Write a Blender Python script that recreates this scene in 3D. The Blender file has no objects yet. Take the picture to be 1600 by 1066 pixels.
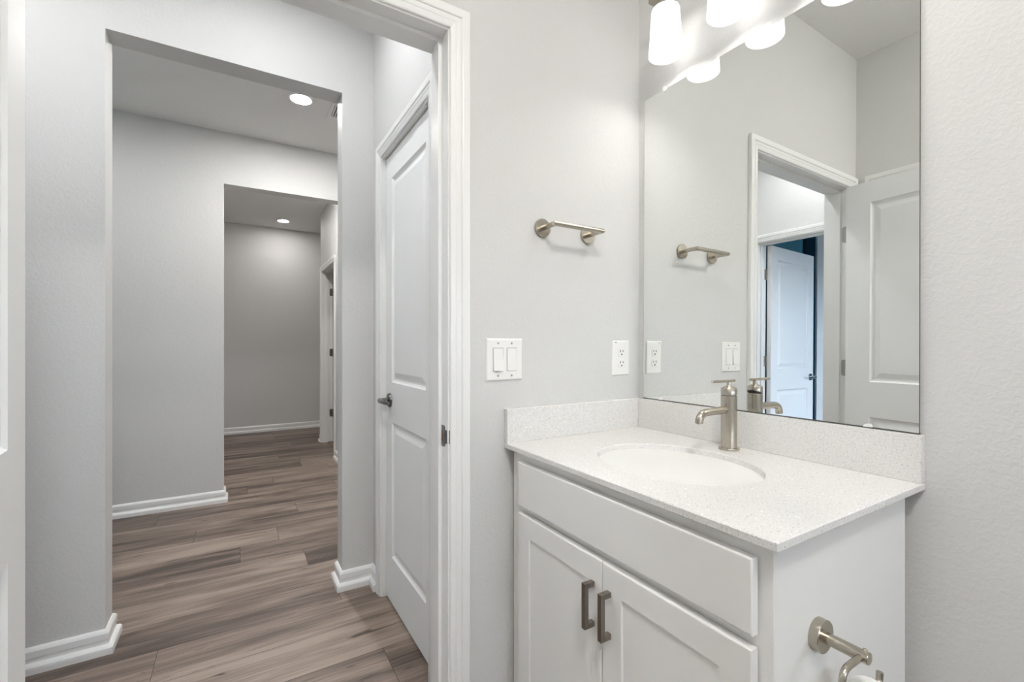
import bpy, bmesh, math, random
from mathutils import Vector, Matrix

S = bpy.context.scene
C = S.collection
PI = math.pi

# ------------------------------------------------------------------ camera, world, exposure
EYE = 1.175                                   # lens height above the floor (m)
cam_d = bpy.data.cameras.new('camera')
cam_d.sensor_width = 36.0
cam_d.lens = 36.0 * 711.1 / 1600.0            # a 16 mm wide angle
cam_d.shift_y = 5.5 / 1600.0
cam_d.clip_start = 0.02
cam = bpy.data.objects.new('camera', cam_d)
C.objects.link(cam)
cam.location = (0, 0, EYE)
cam.rotation_euler = (PI / 2, 0, -math.atan2(430.0, 711.1))
S.camera = cam

S.view_settings.view_transform = 'Standard'
S.view_settings.look = 'None'
S.view_settings.gamma = 1.0
S.view_settings.exposure = 1.12
S.view_settings.use_curve_mapping = False
try:
    S.cycles.max_bounces = 16
    S.cycles.diffuse_bounces = 10
    S.cycles.glossy_bounces = 6
    S.cycles.sample_clamp_indirect = 8.0
except Exception:
    pass

world = bpy.data.worlds.new('sky')
S.world = world
world.use_nodes = True
wbg = world.node_tree.nodes['Background']
wn = world.node_tree
wtc = wn.nodes.new('ShaderNodeTexCoord'); wsp = wn.nodes.new('ShaderNodeSeparateXYZ'); wrp = wn.nodes.new('ShaderNodeValToRGB')
wn.links.new(wtc.outputs['Generated'], wsp.inputs[0]); wn.links.new(wsp.outputs['Z'], wrp.inputs['Fac'])
wrp.color_ramp.elements[0].position = 0.0; wrp.color_ramp.elements[0].color = (0.10, 0.11, 0.12, 1)     # ground below the horizon
wrp.color_ramp.elements[1].position = 0.04; wrp.color_ramp.elements[1].color = (0.74, 0.85, 1.0, 1)     # overcast blue sky
wn.links.new(wrp.outputs[0], wbg.inputs[0])
wbg.inputs[1].default_value = 10.5            # overcast blue daylight outside the side room's window

LAMP_VANITY = 1.15      # opal glass shades
LAMP_BULB = 42.0
LAMP_CAN_NEAR = 290.0    # recessed lights
LAMP_CAN_FAR = 72.0
LAMP_CAN_FILL = 94.0  # added unseen lights that brighten hallway and passage
LAMP_BATH_FILL = 60.0        # added fill dome, out of view on the bathroom ceiling

# ------------------------------------------------------------------ main dimensions (m)
CEIL = 2.765
YA, TA = 1.163, 0.117            # bathroom door wall (faces -y) and its thickness
XB = 1.236                       # mirror wall (faces -x)
XL = -0.446                      # bathroom left wall (faces +x)
YR = -2.2                        # wall behind the camera
YH = YA + TA                     # hallway side of door wall
YC, TC = 2.292, 0.114            # hallway wall with first opening
O1 = (-0.430, 0.433, 2.384)      # first opening x0, x1, height
XD = 0.580                       # hallway right wall (closet door)
XE = -1.220                      # hallway left wall (blue room door)
YG, TG = 4.023, 0.112            # wall with second opening
O2 = (-0.084, 0.873, 2.378)
YF = 6.985                       # far wall
XF = 0.873                       # far right wall with doorway
YFC = 5.945                      # its outside corner
LEFT2, RIGHT2 = -2.05, 2.1
DOOR_T = 2.040                   # door opening height

# ------------------------------------------------------------------ materials
def new_mat(name):
    m = bpy.data.materials.new(name)
    m.use_nodes = True
    nt = m.node_tree
    return m, nt, nt.nodes['Principled BSDF']

def simple(name, col, rough=0.5, metal=0.0, spec=0.5):
    m, nt, b = new_mat(name)
    b.inputs['Base Color'].default_value = (*col, 1)
    b.inputs['Roughness'].default_value = rough
    b.inputs['Metallic'].default_value = metal
    b.inputs['Specular IOR Level'].default_value = spec
    return m

def coords(nt, scale=(1, 1, 1)):
    g = nt.nodes.new('ShaderNodeNewGeometry')
    mp = nt.nodes.new('ShaderNodeMapping')
    mp.inputs['Scale'].default_value = scale
    nt.links.new(g.outputs['Position'], mp.inputs['Vector'])
    return mp.outputs['Vector']

def plaster(name, col, strength=0.27, scale=105.0, rough=0.6):
    """painted drywall with a knocked down orange peel texture"""
    m, nt, b = new_mat(name)
    b.inputs['Roughness'].default_value = rough
    b.inputs['Specular IOR Level'].default_value = 0.35
    v = coords(nt)
    n1 = nt.nodes.new('ShaderNodeTexNoise'); n1.inputs['Scale'].default_value = scale
    n1.inputs['Detail'].default_value = 2.5; n1.inputs['Distortion'].default_value = 0.6
    n2 = nt.nodes.new('ShaderNodeTexNoise'); n2.inputs['Scale'].default_value = scale * 0.32
    n2.inputs['Detail'].default_value = 1.0
    nt.links.new(v, n1.inputs['Vector']); nt.links.new(v, n2.inputs['Vector'])
    r = nt.nodes.new('ShaderNodeValToRGB')
    r.color_ramp.elements[0].position = 0.42; r.color_ramp.elements[1].position = 0.62
    nt.links.new(n1.outputs['Fac'], r.inputs['Fac'])
    mx = nt.nodes.new('ShaderNodeMath'); mx.operation = 'MULTIPLY_ADD'
    nt.links.new(r.outputs['Color'], mx.inputs[0]); mx.inputs[1].default_value = 0.7
    nt.links.new(n2.outputs['Fac'], mx.inputs[2])
    bp = nt.nodes.new('ShaderNodeBump'); bp.inputs['Strength'].default_value = strength
    bp.inputs['Distance'].default_value = 0.0016
    nt.links.new(mx.outputs[0], bp.inputs['Height'])
    nt.links.new(bp.outputs['Normal'], b.inputs['Normal'])
    b.inputs['Base Color'].default_value = (*col, 1)
    return m

M = {}
M['wall'] = plaster('wall_paint', (0.625, 0.622, 0.612))
M['ceiling'] = plaster('ceiling_paint', (0.80, 0.795, 0.785), 0.35, 60.0)
M['teal'] = plaster('teal_wall_paint', (0.055, 0.20, 0.27))
M['trim'] = simple('white_trim_paint', (0.80, 0.80, 0.79), 0.34)
M['door'] = simple('white_door_paint', (0.83, 0.835, 0.83), 0.50, spec=0.3)
M['cabinet'] = simple('white_cabinet_paint', (0.78, 0.775, 0.755), 0.36)
M['plastic'] = simple('white_plastic', (0.82, 0.815, 0.79), 0.30)
M['dark'] = simple('dark_slot', (0.05, 0.048, 0.045), 0.6)
M['shadowgap'] = simple('dark_gap', (0.03, 0.03, 0.03), 0.8)
M['sticker'] = simple('grey_sticker', (0.35, 0.36, 0.38), 0.5)
M['ceramic'] = simple('white_ceramic', (0.76, 0.76, 0.745), 0.12)
M['paper'] = simple('toilet_paper', (0.86, 0.86, 0.84), 0.9, spec=0.1)
M['card'] = simple('cardboard_core', (0.42, 0.33, 0.24), 0.9, spec=0.1)
M['chrome'] = simple('polished_chrome', (0.66, 0.66, 0.67), 0.12, 1.0)
M['clip'] = simple('clear_mirror_clip', (0.80, 0.80, 0.78), 0.15)
M['mirror_edge'] = simple('mirror_edge', (0.075, 0.077, 0.075), 0.6, spec=0.2)
M['silver'] = simple('mirror_silver', (0.88, 0.895, 0.88), 0.0, 1.0)
M['ventmetal'] = simple('white_vent_metal', (0.80, 0.80, 0.79), 0.4)
M['wood_under'] = simple('plank_joint', (0.055, 0.044, 0.038), 0.7)
M['glass'] = simple('window_glass', (0.95, 0.97, 1.0), 0.0)
M['glass'].node_tree.nodes['Principled BSDF'].inputs['Transmission Weight'].default_value = 1.0
M['glass'].node_tree.nodes['Principled BSDF'].inputs['IOR'].default_value = 1.01

def brushed(name, col, rough, axis):
    m, nt, b = new_mat(name)
    b.inputs['Metallic'].default_value = 1.0
    b.inputs['Roughness'].default_value = rough
    sc = [900, 900, 900]; sc[axis] = 12
    v = coords(nt, tuple(sc))
    n = nt.nodes.new('ShaderNodeTexNoise'); n.inputs['Scale'].default_value = 1.0; n.inputs['Detail'].default_value = 1
    nt.links.new(v, n.inputs['Vector'])
    mr = nt.nodes.new('ShaderNodeMapRange')
    mr.inputs['To Min'].default_value = 0.94; mr.inputs['To Max'].default_value = 1.06
    nt.links.new(n.outputs['Fac'], mr.inputs['Value'])
    mx = nt.nodes.new('ShaderNodeVectorMath'); mx.operation = 'SCALE'
    mx.inputs[0].default_value = col; nt.links.new(mr.outputs[0], mx.inputs['Scale'])
    nt.links.new(mx.outputs[0], b.inputs['Base Color'])
    return m
M['nickel'] = brushed('brushed_nickel', (0.465, 0.427, 0.365), 0.26, 2)
M['nickel_dark'] = brushed('brushed_nickel_pull', (0.29, 0.262, 0.232), 0.30, 2)
M['hinge'] = simple('satin_nickel_hinge', (0.40, 0.39, 0.365), 0.32, 1.0)
M['dull_metal'] = simple('dull_dark_nickel', (0.19, 0.185, 0.18), 0.28, 1.0)

def glow(name, col, strength):
    m = bpy.data.materials.new(name); m.use_nodes = True
    nt = m.node_tree; nt.nodes.clear()
    o = nt.nodes.new('ShaderNodeOutputMaterial'); e = nt.nodes.new('ShaderNodeEmission')
    e.inputs[0].default_value = (*col, 1); e.inputs[1].default_value = strength
    nt.links.new(e.outputs[0], o.inputs[0])
    return m
M['shade'] = glow('lit_opal_glass', (1.0, 0.985, 0.955), LAMP_VANITY)
M['bulb'] = glow('lit_bulb', (1.0, 0.98, 0.95), LAMP_BULB)
M['can_near'] = glow('lit_lens_near', (1.0, 0.98, 0.955), LAMP_CAN_NEAR)
M['can_far'] = glow('lit_lens_far', (1.0, 0.955, 0.93), LAMP_CAN_FAR)
M['can_fill'] = glow('lit_lens_fill', (0.97, 0.985, 1.0), LAMP_CAN_FILL)
M['can_fill_inner'] = glow('lit_lens_fill_inner', (1.0, 0.965, 0.94), 190.0)  # added light hidden behind the second opening
M['dome'] = glow('lit_fill_dome', (1.0, 0.98, 0.94), LAMP_BATH_FILL)

def quartz():
    m, nt, b = new_mat('speckled_quartz')
    b.inputs['Roughness'].default_value = 0.16
    v = coords(nt)
    def specks(scale, lo, hi):
        vo = nt.nodes.new('ShaderNodeTexVoronoi'); vo.inputs['Scale'].default_value = scale
        nt.links.new(v, vo.inputs['Vector'])
        s = nt.nodes.new('ShaderNodeSeparateColor'); nt.links.new(vo.outputs['Color'], s.inputs[0])
        keep = nt.nodes.new('ShaderNodeMath'); keep.operation = 'GREATER_THAN'
        nt.links.new(s.outputs[0], keep.inputs[0]); keep.inputs[1].default_value = hi
        near = nt.nodes.new('ShaderNodeMath'); near.operation = 'LESS_THAN'
        nt.links.new(vo.outputs['Distance'], near.inputs[0]); near.inputs[1].default_value = lo
        mul = nt.nodes.new('ShaderNodeMath'); mul.operation = 'MULTIPLY'
        nt.links.new(keep.outputs[0], mul.inputs[0]); nt.links.new(near.outputs[0], mul.inputs[1])
        return mul.outputs[0]
    base = nt.nodes.new('ShaderNodeTexNoise'); base.inputs['Scale'].default_value = 260; base.inputs['Detail'].default_value = 3
    nt.links.new(v, base.inputs['Vector'])
    r = nt.nodes.new('ShaderNodeValToRGB')
    r.color_ramp.elements[0].position = 0.35; r.color_ramp.elements[0].color = (0.68, 0.67, 0.65, 1)
    r.color_ramp.elements[1].position = 0.62; r.color_ramp.elements[1].color = (0.76, 0.75, 0.735, 1)
    nt.links.new(base.outputs['Fac'], r.inputs['Fac'])
    prev = r.outputs['Color']
    for sc, lo, hi, col in ((380, 0.34, 0.88, (0.46, 0.44, 0.41, 1)), (280, 0.28, 0.95, (0.25, 0.225, 0.20, 1)), (150, 0.30, 0.93, (0.92, 0.92, 0.91, 1))):
        mx = nt.nodes.new('ShaderNodeMix'); mx.data_type = 'RGBA'
        nt.links.new(specks(sc, lo, hi), mx.inputs[0])
        nt.links.new(prev, mx.inputs[6]); mx.inputs[7].default_value = col
        prev = mx.outputs[2]
    nt.links.new(prev, b.inputs['Base Color'])
    return m
M['quartz'] = quartz()

def planks():
    m, nt, b = new_mat('grey_brown_vinyl_plank')
    uv = nt.nodes.new('ShaderNodeUVMap'); uv.uv_map = 'plank'
    at = nt.nodes.new('ShaderNodeAttribute'); at.attribute_name = 'tone'
    def noise(sx, sy, detail, dist=0.0, rough=0.55):
        mp = nt.nodes.new('ShaderNodeMapping'); mp.inputs['Scale'].default_value = (sx, sy, 1)
        nt.links.new(uv.outputs[0], mp.inputs['Vector'])
        n = nt.nodes.new('ShaderNodeTexNoise'); n.inputs['Scale'].default_value = 1
        n.inputs['Detail'].default_value = detail; n.inputs['Distortion'].default_value = dist
        n.inputs['Roughness'].default_value = rough
        nt.links.new(mp.outputs[0], n.inputs['Vector'])
        return n.outputs['Fac']
    broad = noise(1.5, 13, 3, 0.4)
    fine = noise(3.2, 120, 5, 0.25, 0.68)
    knots = noise(4.2, 30, 2, 0.9)
    r = nt.nodes.new('ShaderNodeValToRGB')
    e = r.color_ramp.elements
    e[0].position = 0.33; e[0].color = (0.066, 0.047, 0.038, 1)
    e[1].position = 0.70; e[1].color = (0.335, 0.264, 0.218, 1)
    x = e.new(0.50); x.color = (0.180, 0.136, 0.110, 1)
    def madd(a, k, c):
        n = nt.nodes.new('ShaderNodeMath'); n.operation = 'MULTIPLY_ADD'
        nt.links.new(a, n.inputs[0]); n.inputs[1].default_value = k
        if isinstance(c, float): n.inputs[2].default_value = c
        else: nt.links.new(c, n.inputs[2])
        return n.outputs[0]
    f = madd(at.outputs['Fac'], 0.20, -0.10)
    f = madd(fine, 0.52, f)
    f = madd(broad, 0.72, f)
    f2 = nt.nodes.new('ShaderNodeMath'); f2.operation = 'SUBTRACT'
    nt.links.new(f, f2.inputs[0]); f2.inputs[1].default_value = 0.11
    nt.links.new(f2.outputs[0], r.inputs['Fac'])
    kr = nt.nodes.new('ShaderNodeValToRGB')
    kr.color_ramp.elements[0].position = 0.655; kr.color_ramp.elements[0].color = (0, 0, 0, 1)
    kr.color_ramp.elements[1].position = 0.74; kr.color_ramp.elements[1].color = (1, 1, 1, 1)
    nt.links.new(knots, kr.inputs['Fac'])
    mx = nt.nodes.new('ShaderNodeMix'); mx.data_type = 'RGBA'
    nt.links.new(kr.outputs['Color'], mx.inputs[0]); nt.links.new(r.outputs['Color'], mx.inputs[6])
    mx.inputs[7].default_value = (0.060, 0.040, 0.030, 1)
    nt.links.new(mx.outputs[2], b.inputs['Base Color'])
    b.inputs['Roughness'].default_value = 0.42
    bp = nt.nodes.new('ShaderNodeBump'); bp.inputs['Strength'].default_value = 0.15; bp.inputs['Distance'].default_value = 0.001
    nt.links.new(fine, bp.inputs['Height']); nt.links.new(bp.outputs['Normal'], b.inputs['Normal'])
    return m
M['plank'] = planks()

# ------------------------------------------------------------------ mesh helpers
class MB:
    """collects geometry in world coordinates for ONE mesh object"""
    def __init__(s):
        s.v = []; s.f = []; s.mi = []; s.smooth = False
    def add(s, vs, fs, mi=0):
        o = len(s.v)
        s.v += [tuple(p) for p in vs]
        s.f += [tuple(i + o for i in q) for q in fs]
        s.mi += [mi] * len(fs)
        return s
    def box(s, x0, x1, y0, y1, z0, z1, bevel=0.0, mi=0):
        bm = bmesh.new()
        bmesh.ops.create_cube(bm, size=1.0)
        for v in bm.verts:
            v.co = Vector(((x0 + x1) / 2 + v.co.x * (x1 - x0), (y0 + y1) / 2 + v.co.y * (y1 - y0), (z0 + z1) / 2 + v.co.z * (z1 - z0)))
        if bevel:
            bmesh.ops.bevel(bm, geom=bm.edges[:], offset=bevel, segments=2, profile=0.6, affect='EDGES')
        bm.verts.index_update()
        s.add([v.co[:] for v in bm.verts], [[v.index for v in f.verts] for f in bm.faces], mi)
        bm.free()
        return s
    def lathe(s, c, axis, prof, n=40, sx=1.0, sy=1.0, mi=0):
        """prof: (radius, distance along axis) list; radius 0 closes with a point fan"""
        a = Vector(axis).normalized()
        u = a.orthogonal().normalized() if abs(a.z) < 0.9 else Vector((1, 0, 0))
        w = a.cross(u).normalized()
        vs, fs, rings = [], [], []
        for r, h in prof:
            p = Vector(c) + a * h
            if r < 1e-7:
                rings.append([len(vs)]); vs.append(p)
            else:
                rings.append(list(range(len(vs), len(vs) + n)))
                for k in range(n):
                    t = 2 * PI * k / n
                    vs.append(p + u * (r * sx * math.cos(t)) + w * (r * sy * math.sin(t)))
        for i in range(len(rings) - 1):
            A, B = rings[i], rings[i + 1]
            if len(A) == 1 and len(B) == 1: continue
            for k in range(n):
                k2 = (k + 1) % n
                if len(A) == 1: fs.append((A[0], B[k], B[k2]))
                elif len(B) == 1: fs.append((A[k], A[k2], B[0]))
                else: fs.append((A[k], A[k2], B[k2], B[k]))
        s.smooth = True
        return s.add(vs, fs, mi)
    def cyl(s, p0, p1, r, n=32, bevel=0.0, r1=None, mi=0):
        p0, p1 = Vector(p0), Vector(p1); L = (p1 - p0).length; r1 = r if r1 is None else r1
        b = bevel
        prof = [(0, 0), (r - b, 0), (r, b), (r1, L - b), (r1 - b, L), (0, L)] if b else [(0, 0), (r, 0), (r1, L), (0, L)]
        return s.lathe(p0, p1 - p0, prof, n, mi=mi)
    def tube(s, path, r, n=20, mi=0):
        """round bar swept along a path (list of points), capped"""
        P = [Vector(p) for p in path]; vs, fs = [], []
        T = []
        for i in range(len(P)):
            a = P[max(i - 1, 0)]; b = P[min(i + 1, len(P) - 1)]
            T.append((b - a).normalized())
        u = T[0].orthogonal().normalized()
        for i, p in enumerate(P):
            u = (u - T[i] * u.dot(T[i])).normalized(); w = T[i].cross(u)
            rr = r[i] if isinstance(r, (list, tuple)) else r
            for k in range(n):
                t = 2 * PI * k / n
                vs.append(p + u * (rr * math.cos(t)) + w * (rr * math.sin(t)))
        for i in range(len(P) - 1):
            for k in range(n):
                k2 = (k + 1) % n
                fs.append((i * n + k, i * n + k2, (i + 1) * n + k2, (i + 1) * n + k))
        fs.append(tuple(range(n))[::-1]); fs.append(tuple((len(P) - 1) * n + k for k in range(n)))
        s.smooth = True
        return s.add(vs, fs, mi)
    def build(s, name, mat, parent=None, loc=None, angle=35):
        L = Vector(loc) if loc is not None else (root_loc(parent) if parent else Vector((0, 0, 0)))
        me = bpy.data.meshes.new(name)
        me.from_pydata([tuple(Vector(p) - L) for p in s.v], [], s.f)
        mats = mat if isinstance(mat, (list, tuple)) else [mat]
        for m in mats: me.materials.append(m)
        for p, i in zip(me.polygons, s.mi): p.material_index = i
        bm = bmesh.new(); bm.from_mesh(me)
        bmesh.ops.recalc_face_normals(bm, faces=bm.faces[:])
        bm.to_mesh(me); bm.free()
        if s.smooth:
            for p in me.polygons: p.use_smooth = True
            try: me.set_sharp_from_angle(angle=math.radians(angle))
            except Exception: pass
        o = bpy.data.objects.new(name, me)
        C.objects.link(o)
        if parent: o.parent = parent
        else: o.location = L
        return o

def root_loc(o):
    p = Vector((0, 0, 0))
    while o is not None:
        p = p + o.location; o = o.parent
    return p

def tag(o, label=None, cat=None, group=None, kind=None):
    if label: o['label'] = label
    if cat: o['category'] = cat
    if group: o['group'] = group
    if kind: o['kind'] = kind
    return o

def thing(name, label, cat, loc, group=None, kind=None):
    o = bpy.data.objects.new(name, None); o.empty_display_size = 0.05
    C.objects.link(o); o.location = loc
    return tag(o, label, cat, group, kind)

def structure(o, label=None, cat=None):
    return tag(o, label, cat, None, 'structure')

def bezier_fillet(p0, corner, p1, n=8):
    p0, c, p1 = Vector(p0), Vector(corner), Vector(p1)
    return [(1 - t) ** 2 * p0 + 2 * t * (1 - t) * c + t * t * p1 for t in [i / n for i in range(n + 1)]]

# ------------------------------------------------------------------ setting: floor, ceiling, walls
def make_floor():
    rnd = random.Random(5)
    W, L = 0.217, 1.22
    y0 = 1.983
    known = {0: -0.259, 1: 0.413, 3: 0.327, 4: 0.016, 6: -0.22, 7: 0.37, 11: 0.268, 13: 0.54}
    vs, fs, mi, tone, uvs = [], [], [], [], []
    xa, xb = -4.4, 2.4
    for row in range(-20, 24):
        ya = y0 + row * W
        ph = known.get(row, rnd.uniform(0, L) + (0.0 if row % 2 else 0.3))
        k0 = math.floor((xa - ph) / L)
        k = k0
        while ph + k * L < xb:
            a, b = max(ph + k * L, xa), min(ph + (k + 1) * L, xb)
            k += 1
            if b - a < 0.01: continue
            g = 0.0009
            i = len(vs)
            vs += [(a + g, ya + g, 0), (b - g, ya + g, 0), (b - g, ya + W - g, 0), (a + g, ya + W - g, 0)]
            fs.append((i, i + 1, i + 2, i + 3)); mi.append(0)
            t = rnd.random(); tone.append(t)
            ou, ov = rnd.uniform(0, 60), rnd.uniform(0, 60)
            uvs.append([(ou, ov), (ou + b - a, ov), (ou + b - a, ov + W), (ou, ov + W)])
    i = len(vs)
    ya, yb = y0 - 20 * W, y0 + 24 * W
    vs += [(xa, ya, -0.0015), (xb, ya, -0.0015), (xb, yb, -0.0015), (xa, yb, -0.0015)]
    fs.append((i, i + 1, i + 2, i + 3)); mi.append(1); tone.append(0); uvs.append([(0, 0)] * 4)
    me = bpy.data.meshes.new('floor'); me.from_pydata(vs, [], fs)
    me.materials.append(M['plank']); me.materials.append(M['wood_under'])
    at = me.attributes.new('tone', 'FLOAT', 'FACE')
    uvl = me.uv_layers.new(name='plank')
    for p in me.polygons:
        p.material_index = mi[p.index]; at.data[p.index].value = tone[p.index]
        for li, q in zip(p.loop_indices, uvs[p.index]): uvl.data[li].uv = q
    o = bpy.data.objects.new('floor', me); C.objects.link(o)
    structure(o, 'grey brown wood look plank floor of bathroom and hallways', 'floor')
make_floor()

structure(MB().box(-4.5, 2.5, -2.4, 7.2, CEIL, CEIL + 0.12).build('ceiling', M['ceiling']), 'flat white textured ceiling over all the rooms', 'ceiling')

def wall(name, mat, *boxes, label=None):
    m = MB()
    for b in boxes: m.box(*b)
    return structure(m.build(name, mat), label, 'wall')

DA = (-0.374, 0.496)             # bathroom door opening between jamb faces
JT = 0.018                       # jamb board thickness
wall('wall_door_side', M['wall'],
     (XE - 0.115, DA[0] - JT, YA, YH, 0, CEIL), (DA[1] + JT, XB + 0.12, YA, YH, 0, CEIL), (DA[0] - JT, DA[1] + JT, YA, YH, DOOR_T + JT, CEIL),
     label='pale grey bathroom wall with the doorway, towel bar, switches and outlet')
wall('wall_mirror_side', M['wall'], (XB, XB + 0.12, YR - 0.12, YA, 0, CEIL), label='pale grey textured wall behind the mirror and vanity')
LW = (0.24, 1.055)               # second door on the bathroom's left wall (seen in the mirror)
wall('wall_left', M['wall'], (XL - 0.115, XL, YR - 0.12, LW[0] - JT, 0, CEIL), (XL - 0.115, XL, LW[1] + JT, YA, 0, CEIL),
     (XL - 0.115, XL, LW[0] - JT, LW[1] + JT, DOOR_T + JT, CEIL), label='pale grey wall behind the open bathroom door, seen in the mirror')
W2 = (0.22, 0.78, 1.22, 1.78)     # unseen bathroom window, added for soft fill light
wall('wall_rear', M['wall'], (XL, W2[0], YR - 0.12, YR, 0, CEIL), (W2[1], XB, YR - 0.12, YR, 0, CEIL), (W2[0], W2[1], YR - 0.12, YR, 0, W2[2]), (W2[0], W2[1], YR - 0.12, YR, W2[3], CEIL), label='pale grey wall at the back of the bathroom')
wall('wall_hall_end', M['wall'], (LEFT2, O1[0], YC, YC + TC, 0, CEIL), (O1[1], RIGHT2, YC, YC + TC, 0, CEIL), (O1[0], O1[1], YC, YC + TC, O1[2], CEIL),
     label='pale grey hallway wall with the first tall square opening')
DD = (1.512, 2.124)              # closet door opening (y)
wall('wall_hall_right', M['wall'], (XD, XD + 0.115, YH, DD[0] - JT, 0, CEIL), (XD, XD + 0.115, DD[1] + JT, YC, 0, CEIL), (XD, XD + 0.115, DD[0] - JT, DD[1] + JT, DOOR_T + JT, CEIL),
     label='pale grey hallway wall around the closed closet door')
DE = (1.393, 2.165)
wall('wall_hall_left', M['wall'], (XE - 0.115, XE, YH, DE[0] - JT, 0, CEIL), (XE - 0.115, XE, DE[1] + JT, YC, 0, CEIL), (XE - 0.115, XE, DE[0] - JT, DE[1] + JT, DOOR_T + JT, CEIL),
     label='grey hallway wall above the blue room door, seen in the mirror')
wall('wall_passage_back', M['wall'], (LEFT2, O2[0], YG, YG + TG, 0, CEIL), (O2[1], RIGHT2, YG, YG + TG, 0, CEIL), (O2[0], O2[1], YG, YG + TG, O2[2], CEIL),
     label='grey wall beyond the first opening, with the second opening')
wall('wall_passage_left', M['wall'], (LEFT2 - 0.1, LEFT2, YC, YG + TG, 0, CEIL), label='left end wall of the passage')
wall('wall_passage_right', M['wall'], (RIGHT2, RIGHT2 + 0.1, YC, YG + TG, 0, CEIL), label='right end wall of the passage')
wall('wall_far', M['wall'], (-0.8, 2.3, YF, YF + 0.1, 0, CEIL), label='taupe grey wall at the far end of the hallways')
wall('wall_far_left', M['wall'], (-0.8, -0.68, YG + TG, YF, 0, CEIL), label='left wall of the far hallway')
DF = (5.02, 5.835)
wall('wall_far_right', M['wall'], (XF, XF + 0.115, YG + TG, DF[0] - JT, 0, CEIL), (XF, XF + 0.115, DF[1] + JT, YFC, 0, CEIL), (XF, XF + 0.115, DF[0] - JT, DF[1] + JT, DOOR_T + JT, CEIL),
     (XF + 0.115, 2.2, YFC - 0.1, YFC, 0, CEIL), (2.2, 2.3, YG + TG, YF, 0, CEIL), label='pale wall with the last doorway in the far hallway')
wall('wall_closet', M['wall'], (XD + 0.115, XD + 0.75, YH, YH + 0.02, 0, CEIL), (XD + 0.75, XD + 0.77, YH, YC, 0, CEIL), label='inner wall of the closet')
# the blue room beyond the hallway, seen in the mirror
EX = XE - 0.115
wall('wall_blue_room', M['teal'], (EX - 0.012, EX, -0.3, DE[0] - 0.08, 0, CEIL), (EX - 0.012, EX, DE[1] + 0.08, 2.9, 0, CEIL), (EX - 0.012, EX, DE[0] - 0.08, DE[1] + 0.08, DOOR_T + 0.08, CEIL),
     (-3.55, EX, 2.9, 3.0, 0, CEIL), (-3.55, -3.43, -0.4, 2.9, 0, CEIL),
     (-2.15, EX, 2.278, YC - 0.0005, 0, CEIL), (-3.43, -2.75, -0.4, -0.28, 0, CEIL), (-1.60, EX, -0.4, -0.28, 0, CEIL), (-2.75, -1.60, -0.4, -0.28, 0, 0.35), (-2.75, -1.60, -0.4, -0.28, 2.25, CEIL),
     label='teal painted walls of the blue room seen through the mirror')

# added, unseen window of the blue room: its daylight is the blue light in the hallway
wf = MB()
for b in ((-2.75, -2.69, -0.38, -0.30, 0.35, 2.25), (-1.66, -1.60, -0.38, -0.30, 0.35, 2.25), (-2.69, -1.66, -0.38, -0.30, 0.35, 0.41), (-2.69, -1.66, -0.38, -0.30, 2.19, 2.25), (-2.69, -1.66, -0.36, -0.32, 1.28, 1.32)):
    wf.box(*b)
w1 = structure(wf.build('added_window_1', M['trim']), 'unseen white framed window added to the blue room for daylight', 'window')
MB().box(-2.69, -1.66, -0.342, -0.338, 0.41, 1.28).box(-2.69, -1.66, -0.342, -0.338, 1.32, 2.19).build('pane', M['glass'], w1)
pl = bpy.data.lights.new('window_portal', 'AREA'); pl.shape = 'RECTANGLE'; pl.size = 1.15; pl.size_y = 1.9
try: pl.cycles.is_portal = True
except Exception: pass
po = bpy.data.objects.new('window_portal', pl); C.objects.link(po)
po.location = (-2.175, -0.42, 1.3); po.rotation_euler = (PI / 2, 0, 0)

wf = MB()  # added window out of view, lets daylight in from the rear
for b in ((W2[0], W2[0] + 0.04), (W2[1] - 0.04, W2[1])): wf.box(b[0], b[1], YR - 0.11, YR - 0.04, W2[2], W2[3])
for b in ((W2[2], W2[2] + 0.04), (W2[3] - 0.04, W2[3])): wf.box(W2[0] + 0.04, W2[1] - 0.04, YR - 0.11, YR - 0.04, b[0], b[1])
w2 = structure(wf.build('added_window_2', M['trim']), 'small unseen bathroom window added for fill light', 'window')
MB().box(W2[0] + 0.04, W2[1] - 0.04, YR - 0.078, YR - 0.072, W2[2] + 0.04, W2[3] - 0.04).build('pane', M['glass'], w2)
pl = bpy.data.lights.new('window_portal', 'AREA'); pl.shape = 'RECTANGLE'; pl.size = 0.56; pl.size_y = 0.56
try: pl.cycles.is_portal = True
except Exception: pass
po = bpy.data.objects.new('window_portal', pl); C.objects.link(po)
po.location = ((W2[0] + W2[1]) / 2, YR - 0.13, (W2[2] + W2[3]) / 2); po.rotation_euler = (PI / 2, 0, 0)

# ------------------------------------------------------------------ trim: baseboards and door frames
BASE = [(0, 0.089), (0.004, 0.089), (0.009, 0.084), (0.0135, 0.076), (0.0135, 0.053), (0.0105, 0.050), (0.0105, 0.043),
        (0.012, 0.036), (0.020, 0.032), (0.026, 0.025), (0.027, 0.018), (0.027, 0.0), (0.0, 0.0)]

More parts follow.
